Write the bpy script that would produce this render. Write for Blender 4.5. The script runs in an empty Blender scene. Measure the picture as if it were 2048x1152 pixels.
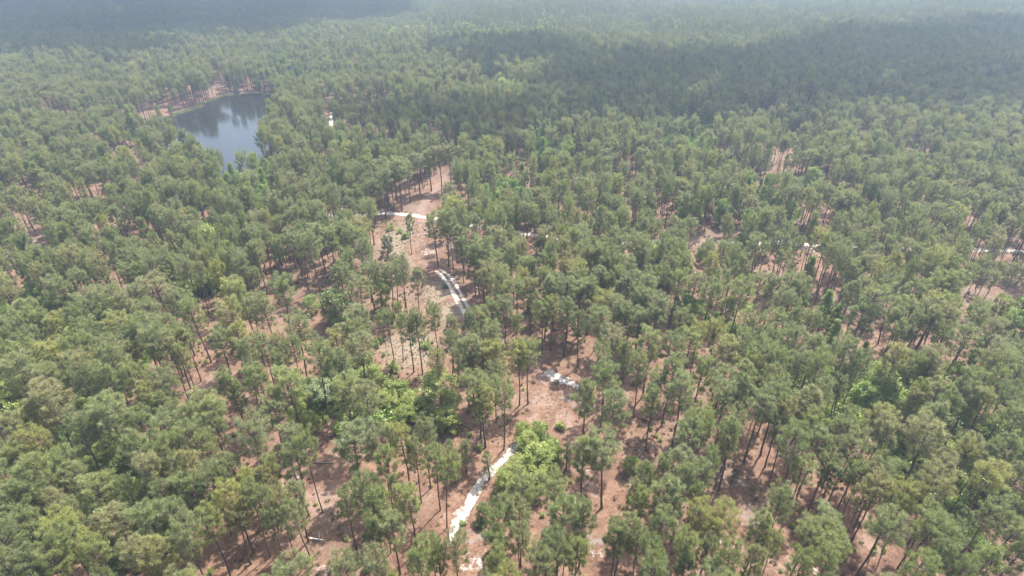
import bpy, math, random
import numpy as np
from mathutils import Vector

rng = np.random.default_rng(7)
random.seed(7)
R = math.radians
scn = bpy.context.scene

# ------------------------------------------------------------------ camera
H, PITCH, FPX = 100.0, 31.0, 1140.0          # metres, degrees down, focal length in px of a 2048 px frame
cam_data = bpy.data.cameras.new('camera')
cam_data.sensor_width = 36.0
cam_data.lens = 36.0 * FPX / 2048.0
cam_data.clip_start, cam_data.clip_end = 0.5, 30000.0
cam = bpy.data.objects.new('camera', cam_data)
scn.collection.objects.link(cam)
cam.location = (0, 0, H)
cam.rotation_euler = (R(90 - PITCH), 0, 0)
scn.camera = cam

# ------------------------------------------------------------------ sky and sun
SUN_EL, SUN_AZ = 60.0, 37.0                  # azimuth measured from straight ahead (+Y) towards +X
SUN_DIR = Vector((math.sin(R(SUN_AZ)) * math.cos(R(SUN_EL)), math.cos(R(SUN_AZ)) * math.cos(R(SUN_EL)), math.sin(R(SUN_EL))))
world = bpy.data.worlds.new('World')
scn.world = world
world.use_nodes = True
wn = world.node_tree.nodes
sky = wn.new('ShaderNodeTexSky')
sky.sky_type = 'NISHITA'
sky.sun_disc = False
sky.sun_elevation, sky.sun_rotation = R(SUN_EL), R(SUN_AZ)
sky.air_density, sky.dust_density, sky.ozone_density = 1.2, 4.0, 1.0
wn['Background'].inputs['Strength'].default_value = 0.15
world.node_tree.links.new(sky.outputs[0], wn['Background'].inputs['Color'])
sun_data = bpy.data.lights.new('sun', 'SUN')
sun_data.energy, sun_data.angle, sun_data.color = 4.5, R(0.6), (1.0, 0.95, 0.88)
sun = bpy.data.objects.new('sun', sun_data)
scn.collection.objects.link(sun)
sun.location = (0, 0, 300)
sun.rotation_euler = (-SUN_DIR).to_track_quat('-Z', 'Y').to_euler()

vs = scn.view_settings
vs.view_transform, vs.look, vs.gamma, vs.use_curve_mapping = 'Standard', 'None', 1.0, False
vs.exposure = 1.6
cy = scn.cycles
cy.max_bounces, cy.diffuse_bounces, cy.glossy_bounces, cy.transmission_bounces = 7, 3, 2, 4
cy.volume_bounces, cy.transparent_max_bounces = 1, 8
cy.use_denoising = True

# ------------------------------------------------------------------ helpers
CP, SP = math.cos(R(PITCH)), math.sin(R(PITCH))

def ground(px, py, z=0.0):
    """Place on the level z seen at photo pixel (px, py) of 2048x1152."""
    u, v = (np.asarray(px, float) - 1024) / FPX, (np.asarray(py, float) - 576) / FPX
    dz = -SP - v * CP
    t = (z - H) / dz
    return np.stack([u * t, (CP - v * SP) * t, np.zeros_like(t) + z], -1)

def project(x, y, z):
    d = y * CP + (H - z) * SP
    return 1024 + FPX * x / d, 576 + FPX * ((H - z) * CP - y * SP) / d, d

def in_poly(x, y, poly):
    x, y = np.asarray(x), np.asarray(y)
    r = np.zeros(x.shape, bool)
    n = len(poly)
    for i in range(n):
        (x0, y0), (x1, y1) = poly[i], poly[(i + 1) % n]
        c = ((y0 > y) != (y1 > y)) & (x < (x1 - x0) * (y - y0) / (y1 - y0 + 1e-12) + x0)
        r ^= c
    return r

def vnoise(x, y, s, seed=0):
    """cheap smooth value noise, 0..1"""
    x, y = np.asarray(x) / s + seed * 17.3, np.asarray(y) / s - seed * 9.1
    xi, yi = np.floor(x), np.floor(y)
    fx, fy = x - xi, y - yi
    fx, fy = fx * fx * (3 - 2 * fx), fy * fy * (3 - 2 * fy)
    h = lambda a, b: np.modf(np.abs(np.sin(a * 127.1 + b * 311.7 + seed * 74.7) * 43758.5453))[0]
    return (h(xi, yi) * (1 - fx) + h(xi + 1, yi) * fx) * (1 - fy) + (h(xi, yi + 1) * (1 - fx) + h(xi + 1, yi + 1) * fx) * fy

def make_mesh(name, verts, faces, mats, midx=None, smooth=False):
    me = bpy.data.meshes.new(name)
    me.from_pydata(np.asarray(verts).tolist() if not isinstance(verts, list) else verts, [], faces)
    for m in mats:
        me.materials.append(m)
    if midx is not None:
        me.polygons.foreach_set('material_index', np.asarray(midx, np.int32))
    if smooth:
        me.polygons.foreach_set('use_smooth', np.ones(len(faces), bool))
    me.update()
    return me

def link(name, data, parent=None, loc=None):
    o = bpy.data.objects.new(name, data)
    scn.collection.objects.link(o)
    if parent is not None:
        o.parent = parent
    if loc is not None:
        o.location = loc
    return o

def tag(o, label=None, cat=None, group=None, kind=None):
    for k, v in (('label', label), ('category', cat), ('group', group), ('kind', kind)):
        if v:
            o[k] = v
    return o

class NT:
    """tiny shader builder"""
    def __init__(s, name):
        s.m = bpy.data.materials.new(name)
        s.m.use_nodes = True
        s.t = s.m.node_tree
        s.t.nodes.clear()
        s.out = s.n('ShaderNodeOutputMaterial')
    def n(s, typ, **kw):
        nd = s.t.nodes.new(typ)
        for k, v in kw.items():
            setattr(nd, k, v)
        return nd
    def l(s, a, b):
        s.t.links.new(a, b)
    def noise(s, vec, scale, detail=3, rough=0.55):
        nd = s.n('ShaderNodeTexNoise')
        nd.inputs['Scale'].default_value, nd.inputs['Detail'].default_value, nd.inputs['Roughness'].default_value = scale, detail, rough
        s.l(vec, nd.inputs['Vector'])
        return nd.outputs['Fac']
    def ramp(s, fac, stops):
        nd = s.n('ShaderNodeValToRGB')
        e = nd.color_ramp.elements
        while len(e) > 1:
            e.remove(e[-1])
        e[0].position, e[0].color = stops[0][0], (*stops[0][1], 1)
        for p, c in stops[1:]:
            k = e.new(p); k.color = (*c, 1)
        s.l(fac, nd.inputs['Fac'])
        return nd.outputs['Color']
    def mix(s, fac, a, b, mode='MIX'):
        nd = s.n('ShaderNodeMix', data_type='RGBA', blend_type=mode)
        for sock, v in ((nd.inputs[0], fac), (nd.inputs[6], a), (nd.inputs[7], b)):
            if isinstance(v, (int, float)):
                sock.default_value = v
            elif isinstance(v, tuple):
                sock.default_value = (*v, 1)
            else:
                s.l(v, sock)
        return nd.outputs[2]
    def math(s, op, a, b=0.0, clamp=False):
        nd = s.n('ShaderNodeMath', operation=op, use_clamp=clamp)
        for i, v in enumerate((a, b)):
            if isinstance(v, (int, float)):
                nd.inputs[i].default_value = v
            else:
                s.l(v, nd.inputs[i])
        return nd.outputs[0]
    def pos(s):
        return s.n('ShaderNodeNewGeometry').outputs['Position']

# ------------------------------------------------------------------ materials
def leaf_material(name, stops, transl=0.35, gloss=0.05):
    """foliage whose tint differs from plant to plant and a little from spray to spray"""
    t = NT(name)
    info = t.n('ShaderNodeObjectInfo')
    col = t.ramp(info.outputs['Random'], stops)
    tc = t.n('ShaderNodeTexCoord').outputs['Object']
    f = t.noise(tc, 1.1, 2)
    g = t.math('MULTIPLY_ADD', f, 0.9)
    g.node.inputs[2].default_value = 0.55
    col = t.mix(1.0, col, t.n_val3(g), 'MULTIPLY')
    dif, tr, gl = t.n('ShaderNodeBsdfDiffuse'), t.n('ShaderNodeBsdfTranslucent'), t.n('ShaderNodeBsdfGlossy')
    gl.inputs['Roughness'].default_value = 0.5
    t.l(col, dif.inputs['Color'])
    t.l(t.mix(1.0, col, (1.05, 1.10, 0.85), 'MULTIPLY'), tr.inputs['Color'])
    m1, m2 = t.n('ShaderNodeMixShader'), t.n('ShaderNodeMixShader')
    m1.inputs[0].default_value, m2.inputs[0].default_value = transl, gloss
    t.l(dif.outputs[0], m1.inputs[1]); t.l(tr.outputs[0], m1.inputs[2])
    t.l(m1.outputs[0], m2.inputs[1]); t.l(gl.outputs[0], m2.inputs[2])
    t.l(m2.outputs[0], t.out.inputs['Surface'])
    return t.m

def n_val3(self, sock):
    nd = self.n('ShaderNodeCombineColor')
    for i in range(3):
        self.l(sock, nd.inputs[i])
    return nd.outputs[0]
NT.n_val3 = n_val3

PINE = leaf_material('pine_needles', [(0.0, (0.158, 0.188, 0.068)), (0.2, (0.226, 0.248, 0.098)), (0.4, (0.190, 0.226, 0.074)), (0.58, (0.240, 0.267, 0.078)),
                                      (0.74, (0.218, 0.236, 0.102)), (0.88, (0.260, 0.246, 0.104)), (1.0, (0.294, 0.302, 0.074))], 0.50, 0.045)
PINE_DARK = leaf_material('dark_needles', [(0.0, (0.120, 0.152, 0.062)), (1.0, (0.135, 0.168, 0.068))], 0.42, 0.05)
LIME = leaf_material('lime_leaves', [(0.0, (0.26, 0.315, 0.080)), (0.5, (0.30, 0.345, 0.092)), (1.0, (0.335, 0.365, 0.12))], 0.48, 0.04)
GREEN = leaf_material('green_leaves', [(0.0, (0.190, 0.270, 0.066)), (0.5, (0.225, 0.305, 0.074)), (1.0, (0.265, 0.325, 0.09))], 0.4, 0.04)
DARKLEAF = leaf_material('dark_leaves', [(0.0, (0.125, 0.170, 0.048)), (1.0, (0.155, 0.195, 0.056))], 0.35, 0.04)
SILVER = leaf_material('silver_leaves', [(0.0, (0.24, 0.30, 0.14)), (1.0, (0.26, 0.32, 0.15))], 0.35, 0.06)
BROWN = leaf_material('brown_leaves', [(0.0, (0.16, 0.085, 0.05)), (0.5, (0.20, 0.14, 0.075)), (1.0, (0.19, 0.175, 0.08))], 0.3, 0.03)
RUST = leaf_material('dead_needles', [(0.0, (0.30, 0.15, 0.09)), (1.0, (0.30, 0.15, 0.09))], 0.3, 0.03)
GRASS = leaf_material('grass_blades', [(0.0, (0.20, 0.20, 0.085)), (0.4, (0.17, 0.215, 0.075)), (1.0, (0.30, 0.25, 0.15))], 0.35, 0.03)

def bark_material(name, a, b):
    t = NT(name)
    tc = t.n('ShaderNodeTexCoord').outputs['Object']
    mp = t.n('ShaderNodeMapping'); mp.inputs['Scale'].default_value = (5, 5, 1.2)
    t.l(tc, mp.inputs['Vector'])
    col = t.ramp(t.noise(mp.outputs[0], 2.0, 4), [(0.3, a), (0.7, b)])
    p = t.n('ShaderNodeBsdfPrincipled')
    p.inputs['Roughness'].default_value = 0.9
    t.l(col, p.inputs['Base Color'])
    t.l(p.outputs[0], t.out.inputs['Surface'])
    return t.m
BARK = bark_material('pine_bark', (0.060, 0.042, 0.036), (0.150, 0.100, 0.082))
GREYBARK = bark_material('grey_bark', (0.10, 0.085, 0.07), (0.22, 0.19, 0.16))
BLEACHED = bark_material('bleached_wood', (0.50, 0.47, 0.43), (0.78, 0.75, 0.70))

def soil_colour(t):
    p = t.pos()
    big = t.noise(p, 0.035, 4, 0.6)
    mid = t.noise(p, 0.22, 4, 0.65)
    fine = t.noise(p, 1.7, 4, 0.7)
    c = t.ramp(mid, [(0.28, (0.080, 0.041, 0.025)), (0.45, (0.124, 0.067, 0.041)), (0.60, (0.160, 0.094, 0.060)), (0.8, (0.192, 0.130, 0.092))])
    c = t.mix(t.ramp(big, [(0.52, (0, 0, 0)), (0.72, (0.65, 0.65, 0.65))]), c, (0.138, 0.106, 0.085))
    c = t.mix(1.0, c, t.ramp(fine, [(0.3, (0.50, 0.46, 0.44)), (0.5, (0.96, 0.96, 0.96)), (0.72, (1.32, 1.34, 1.36))]), 'MULTIPLY')
    c = t.mix(1.0, c, t.ramp(t.noise(p, 0.6, 5, 0.75), [(0.35, (0.66, 0.62, 0.58)), (0.52, (1.0, 1.0, 1.0)), (0.68, (1.12, 1.16, 1.18))]), 'MULTIPLY')
    return c

def soil_material():
    t = NT('pine_straw_soil')
    c = soil_colour(t)
    g = t.noise(t.pos(), 0.06, 4, 0.7)
    c = t.mix(t.ramp(g, [(0.60, (0, 0, 0)), (0.75, (0.55, 0.55, 0.55))]), c, (0.105, 0.100, 0.048))
    p = t.n('ShaderNodeBsdfPrincipled'); p.inputs['Roughness'].default_value = 0.95
    t.l(c, p.inputs['Base Color'])
    b = t.n('ShaderNodeBump'); b.inputs['Strength'].default_value, b.inputs['Distance'].default_value = 0.6, 0.12
    t.l(t.noise(t.pos(), 3.0, 4, 0.7), b.inputs['Height']); t.l(b.outputs[0], p.inputs['Normal'])
    t.l(p.outputs[0], t.out.inputs['Surface'])
    return t.m
SOIL = soil_material()

def sand_material(name, sand, cover):
    """white sand that thins out into the pine straw towards the ragged edge (vertex attribute 'core': 0 at the edge, 1 inside)"""
    t = NT(name)
    c = soil_colour(t)
    at = t.n('ShaderNodeAttribute', attribute_name='core').outputs['Fac']
    p_ = t.pos()
    nz = t.math('MULTIPLY_ADD', t.noise(p_, 0.75, 6, 0.75), 3.6); nz.node.inputs[2].default_value = -1.95 + cover
    at = t.math('MULTIPLY', at, 0.85)
    f = t.math('ADD', at, nz)
    f = t.ramp(f, [(0.30, (0, 0, 0)), (0.55, (0.55, 0.55, 0.55)), (0.95, (1, 1, 1))])
    sc = t.mix(0.8, sand, t.ramp(t.noise(p_, 2.2, 4, 0.7), [(0.3, (0.72, 0.70, 0.68)), (0.6, (1, 1, 1))]), 'MULTIPLY')
    c = t.mix(f, c, sc)
    p = t.n('ShaderNodeBsdfPrincipled'); p.inputs['Roughness'].default_value = 0.95
    t.l(c, p.inputs['Base Color'])
    b = t.n('ShaderNodeBump'); b.inputs['Strength'].default_value, b.inputs['Distance'].default_value = 0.6, 0.12
    t.l(t.noise(p_, 2.0, 4, 0.7), b.inputs['Height']); t.l(b.outputs[0], p.inputs['Normal'])
    t.l(p.outputs[0], t.out.inputs['Surface'])
    return t.m
SAND = sand_material('white_sand', (0.42, 0.40, 0.365), 0.12)
PALE = sand_material('pale_dirt', (0.205, 0.145, 0.115), -0.1)
GREYDIRT = sand_material('grey_dirt', (0.165, 0.135, 0.122), -0.1)
SANDMIX = sand_material('thin_sand', (0.36, 0.335, 0.305), -0.30)
DRYGRASS = sand_material('dry_grass_floor', (0.172, 0.138, 0.098), 0.15)
ROADSAND = sand_material('road_sand', (0.43, 0.395, 0.33), 0.4)

def water_material():
    t = NT('pond_water')
    p = t.n('ShaderNodeBsdfPrincipled')
    p.inputs['Base Color'].default_value = (0.014, 0.015, 0.016, 1)
    p.inputs['IOR'].default_value = 1.33
    p.inputs['Roughness'].default_value = 0.10
    b = t.n('ShaderNodeBump'); b.inputs['Strength'].default_value, b.inputs['Distance'].default_value = 0.12, 0.08
    mp = t.n('ShaderNodeMapping'); mp.inputs['Scale'].default_value = (0.35, 0.9, 1)
    t.l(t.pos(), mp.inputs['Vector'])
    t.l(t.noise(mp.outputs[0], 0.8, 3), b.inputs['Height']); t.l(b.outputs[0], p.inputs['Normal'])
    t.l(p.outputs[0], t.out.inputs['Surface'])
    return t.m
WATER = water_material()

# ------------------------------------------------------------------ ground, pond, tracks
g = 5000.0
tag(link('ground', make_mesh('ground', [(-g, -g, 0), (g, -g, 0), (g, g, 0), (-g, g, 0)], [(0, 1, 2, 3)], [SOIL])), kind='structure')

POND_PX = [(222, 268), (262, 257), (310, 243), (360, 229), (405, 213), (432, 199), (462, 192), (500, 190), (545, 190), (560, 205),
           (556, 240), (546, 280), (532, 320), (512, 362), (488, 384), (452, 377), (424, 355), (388, 329), (342, 301), (295, 284), (250, 275)]
def ragged(pts, amp, seed, per=2.0):
    """closed outline with small irregular indentations"""
    out = []
    n = len(pts)
    for i in range(n):
        a, b = np.array(pts[i][:2]), np.array(pts[(i + 1) % n][:2])
        L = np.linalg.norm(b - a); k = max(1, int(L / per))
        nrm = np.array([b[1] - a[1], a[0] - b[0]]) / (L + 1e-9)
        for j in range(k):
            q = a + (b - a) * j / k
            out.append(q + nrm * amp * ((vnoise(q[0], q[1], 9, seed) - 0.5) * 1.3 + (vnoise(q[0], q[1], 3, seed + 1) - 0.5) * 0.7))
    return out
pond_xy = [ground(x, y)[:2] for x, y in POND_PX]
pond_out = ragged(pond_xy, 3.0, 5, 2.0)
tag(link('pond_water', make_mesh('pond_water', [(p[0], p[1], 0.05) for p in pond_out], [tuple(range(len(pond_out)))], [WATER])), kind='structure')
POND = [tuple(p) for p in pond_xy]
bank_out = ragged([(p - np.mean(pond_xy, 0)) * 1.015 + np.mean(pond_xy, 0) for p in pond_xy], 4.0, 8, 2.5)

BANKMAT = sand_material('grassy_bank', (0.105, 0.118, 0.052), 0.55)
n_ = len(pond_xy)
cen_ = np.mean(pond_xy, 0)
rings = [[(cen_ + (p - cen_) * k) for p in pond_out] for k in (0.985, 1.03, 1.075)]
m_ = len(pond_out)
bm_ = make_mesh('pond_bank', [(q[0], q[1], 0.015) for rg in rings for q in rg], [(r0 * m_ + i, r0 * m_ + (i + 1) % m_, (r0 + 1) * m_ + (i + 1) % m_, (r0 + 1) * m_ + i) for r0 in range(2) for i in range(m_)], [BANKMAT])
bm_.attributes.new('core', 'FLOAT', 'POINT').data.foreach_set('value', np.repeat(np.array([1, 0.9, 0], np.float32), m_))
tag(link('pond_bank', bm_), kind='structure')

def strip(name, px, widths, mat, z=0.02, amp=0.8, seed=0, step=1.0):
    """a ragged ribbon of sand on the ground along photo points px; widths in metres per point"""
    c = np.array([ground(x, y)[:2] for x, y in px])
    seg = np.r_[0, np.cumsum(np.linalg.norm(np.diff(c, axis=0), axis=1))]
    s = np.arange(0, seg[-1] + step, step)
    x, y, w = np.interp(s, seg, c[:, 0]), np.interp(s, seg, c[:, 1]), np.interp(s, seg, widths)
    k = np.ones(9) / 9
    if len(x) > 20:
        xs, ys = np.convolve(np.pad(x, 4, 'edge'), k, 'valid'), np.convolve(np.pad(y, 4, 'edge'), k, 'valid')
        x, y = xs, ys
    dx, dy = np.gradient(x), np.gradient(y)
    L = np.hypot(dx, dy) + 1e-9
    nx, ny = -dy / L, dx / L
    cols = [-1.0, -0.6, -0.2, 0.2, 0.6, 1.0]
    core = [0.0, 0.75, 1.0, 1.0, 0.75, 0.0]
    verts, at = [], []
    taper = np.clip(np.minimum(s, s[-1] - s) / 2.0, 0.05, 1)
    for i in range(len(s)):
        for cc, kk in zip(cols, core):
            o = cc * w[i] * 0.5 * taper[i] * (1 + amp * (vnoise(s[i] + 50 * cc, seed * 31.0, 3.1, seed) - 0.5))
            verts.append((x[i] + nx[i] * o, y[i] + ny[i] * o, z)); at.append(kk * min(1, taper[i]))
    faces = [(i * 6 + j, i * 6 + j + 1, i * 6 + j + 7, i * 6 + j + 6) for i in range(len(s) - 1) for j in range(5)]
    me = make_mesh(name, verts, faces, [mat])
    a = me.attributes.new('core', 'FLOAT', 'POINT'); a.data.foreach_set('value', np.array(at, np.float32))
    return tag(link(name, me), kind='structure')

def patch(name, px, py, rx, ry, mat, seed, z=0.02):
    """a ragged patch of sand, radii in metres"""
    c = ground(px, py)
    verts, at, faces = [(c[0], c[1], z)], [1.0], []
    n, rings = 36, (0.35, 0.7, 1.0)
    for q, r in enumerate(rings):
        for i in range(n):
            a = 2 * math.pi * i / n
            k = r * (0.75 + 0.5 * float(vnoise(3 * math.cos(a), 3 * math.sin(a), 1.0, seed)))
            verts.append((c[0] + rx * k * math.cos(a), c[1] + ry * k * math.sin(a), z)); at.append((0.9, 0.6, 0.0)[q])
    for i in range(n):
        faces.append((0, 1 + i, 1 + (i + 1) % n))
        for q in range(2):
            a, b = 1 + q * n + i, 1 + q * n + (i + 1) % n
            faces.append((a, a + n, b + n, b))
    me = make_mesh(name, verts, faces, [mat])
    a_ = me.attributes.new('core', 'FLOAT', 'POINT'); a_.data.foreach_set('value', np.array(at, np.float32))
    return tag(link(name, me), kind='structure')

TRACKS = [
 ('sandy_track', [(952, 1175), (945, 1130), (920, 1092), (905, 1068), (925, 1030), (945, 995), (962, 962), (990, 935), (1012, 915), (1038, 885), (1052, 852)],
  [2.6, 3.4, 5.4, 5.2, 4.0, 3.2, 2.9, 3.3, 2.8, 2.0, 1.6], SAND, 0.032),
 ('dirt_track', [(1052, 856), (1075, 835), (1098, 800), (1095, 765), (1062, 728), (1015, 690), (965, 655), (938, 632)], [3, 4, 5, 5, 4, 3.5, 3.5, 3], PALE, 0.016),
 ('dirt_track', [(1195, 1010), (1165, 930), (1135, 880), (1118, 830), (1105, 790)], [3, 4, 5, 6, 5], PALE, 0.012),
 ('sandy_track', [(1080, 738), (1100, 748), (1122, 760), (1142, 776), (1165, 797), (1195, 818)], [3.5, 4.2, 5.4, 6.2, 6, 3.5], SAND, 0.028),
 ('wheel_rut', [(936, 640), (924, 618), (912, 596), (900, 574), (886, 553), (868, 540)], [1.7, 1.7, 1.6, 1.6, 1.6, 1.6], ROADSAND, 0.028),
 ('wheel_rut', [(946, 632), (934, 610), (922, 588), (910, 566), (896, 548), (878, 536)], [1.4, 1.4, 1.4, 1.4, 1.5, 1.6], ROADSAND, 0.028),
 ('dirt_track', [(868, 540), (850, 515), (846, 495), (850, 470), (846, 445), (838, 428), (850, 405), (875, 375), (893, 352), (905, 335)], [4, 9, 11, 9, 6, 5, 7, 7, 6, 5], PALE, 0.012),
 ('sandy_road', [(640, 433), (700, 430), (760, 427), (812, 428), (862, 437), (930, 449), (1010, 462), (1085, 472), (1150, 478), (1215, 484), (1290, 486), (1360, 475),
                 (1400, 480), (1480, 487), (1560, 485), (1620, 490), (1680, 497), (1770, 488), (1810, 497), (1870, 498), (1960, 500), (2140, 506)], [3.4] * 22, ROADSAND, 0.020),
 ('sandy_road', [(668, 200), (664, 225), (662, 250), (660, 275), (662, 300)], [3] * 5, ROADSAND, 0.020),
 ('sandy_road', [(-60, 196), (0, 192), (20, 190), (45, 187)], [4] * 4, ROADSAND, 0.020),
]
for i, (n_, px, w, m, z) in enumerate(TRACKS):
    strip(n_, px, w, m, z, 0.5 if n_ == 'sandy_road' else 0.9, i + 1)
PATCHES = [(958, 1078, 4.5, 4, GREYDIRT), (975, 1098, 3, 2, SANDMIX), (945, 1125, 6, 4, SANDMIX), (1480, 966, 4.5, 2.6, SANDMIX), (1452, 1088, 2.2, 3.6, SANDMIX), (1620, 1132, 2.2, 2.6, SANDMIX),
           (1694, 1050, 1.8, 1.6, SANDMIX), (650, 1143, 4.5, 2.5, SANDMIX), (702, 1118, 3, 2.5, SANDMIX), (575, 968, 5, 4, PALE), (590, 955, 2, 1.5, SANDMIX), (1275, 903, 3, 2.2, SANDMIX),
           (1205, 893, 1.6, 2.4, SANDMIX), (1185, 1082, 5, 2.5, GREYDIRT), (1195, 1108, 2.5, 2, SANDMIX), (1505, 1035, 4, 5, GREYDIRT), (1322, 925, 2, 1.4, SANDMIX), (856, 502, 7, 10, SANDMIX), (835, 487, 5, 7, PALE),
           (60, 487, 3, 5, PALE), (72, 482, 1.6, 2.5, SANDMIX), (105, 545, 5, 8, PALE), (1645, 540, 1.4, 2, SANDMIX), (1738, 546, 4, 5, PALE), (1882, 436, 3, 4, SANDMIX), (1880, 411, 3, 4, PALE),
           (1240, 790, 4, 5, PALE), (1262, 762, 2.2, 2, SANDMIX), (1745, 1090, 4, 4, PALE), (1760, 1070, 1.5, 1.5, SANDMIX), (205, 475, 3.5, 5, PALE), (1400, 485, 8, 7, PALE),
           (1730, 410, 2, 4, SANDMIX), (1140, 800, 6, 6, GREYDIRT), (1128, 845, 5, 7, PALE), (410, 770, 4, 9, PALE), (645, 1000, 6, 6, PALE), (1560, 1130, 5, 3, PALE),
           (815, 482, 13, 26, DRYGRASS), (880, 590, 7, 16, DRYGRASS), (905, 625, 7, 8, DRYGRASS), (820, 695, 13, 13, DRYGRASS), (1120, 815, 9, 11, DRYGRASS), (1085, 800, 5, 6, PALE)]
for i, (px, py, rx, ry, m) in enumerate(PATCHES):
    patch('dry_grass_patch' if m is DRYGRASS else 'sand_patch', px, py, rx, ry, m, i + 3, (0.006 + 0.0008 * (i % 7)) if m is DRYGRASS else 0.040 + 0.0006 * i)

# ------------------------------------------------------------------ plant shapes
def tube(path, radii, sides, vo):
    """tapered tube along path; returns verts, faces"""
    path = np.asarray(path, float)
    t = np.gradient(path, axis=0)
    t /= np.linalg.norm(t, axis=1)[:, None] + 1e-9
    ref = np.array([1.0, 0.13, 0.0]) if abs(t[0][0]) < 0.8 else np.array([0.0, 1.0, 0.1])
    v, f = [], []
    for i in range(len(path)):
        a = np.cross(t[i], ref); a /= np.linalg.norm(a) + 1e-9
        b = np.cross(t[i], a)
        for k in range(sides):
            w = 2 * math.pi * k / sides
            v.append(path[i] + radii[i] * (math.cos(w) * a + math.sin(w) * b))
    for i in range(len(path) - 1):
        for k in range(sides):
            f.append((vo + i * sides + k, vo + i * sides + (k + 1) % sides, vo + (i + 1) * sides + (k + 1) % sides, vo + (i + 1) * sides + k))
    f.append(tuple(vo + (len(path) - 1) * sides + k for k in range(sides)))
    return v, f

def unit(v):
    return v / (np.linalg.norm(v, axis=-1, keepdims=True) + 1e-9)

def blades(bases, dirs, lens, wids, r):
    """one thin triangle per needle spray"""
    n = len(bases)
    side = unit(np.cross(dirs, np.array([0, 0, 1.0]) + 0.45 * r.normal(size=(n, 3))))
    v = np.empty((n, 3, 3))
    v[:, 0] = bases - side * wids[:, None] * 0.5
    v[:, 1] = bases + side * wids[:, None] * 0.5
    v[:, 2] = bases + dirs * lens[:, None]
    return v.reshape(-1, 3), [(3 * i, 3 * i + 1, 3 * i + 2) for i in range(n)]

def leaf_quads(cent, size, r, up=0.5):
    n = len(cent)
    nrm = unit(r.normal(size=(n, 3)) + np.array([0, 0, up]))
    a = unit(np.cross(nrm, r.normal(size=(n, 3))))
    b = np.cross(nrm, a)
    s = size[:, None] * 0.5
    v = np.stack([cent - a * s * 1.25, cent + b * s * 0.7, cent + a * s * 1.25, cent - b * s * 0.7], 1)
    return v.reshape(-1, 3), [(4 * i, 4 * i + 1, 4 * i + 2, 4 * i + 3) for i in range(n)]

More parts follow.
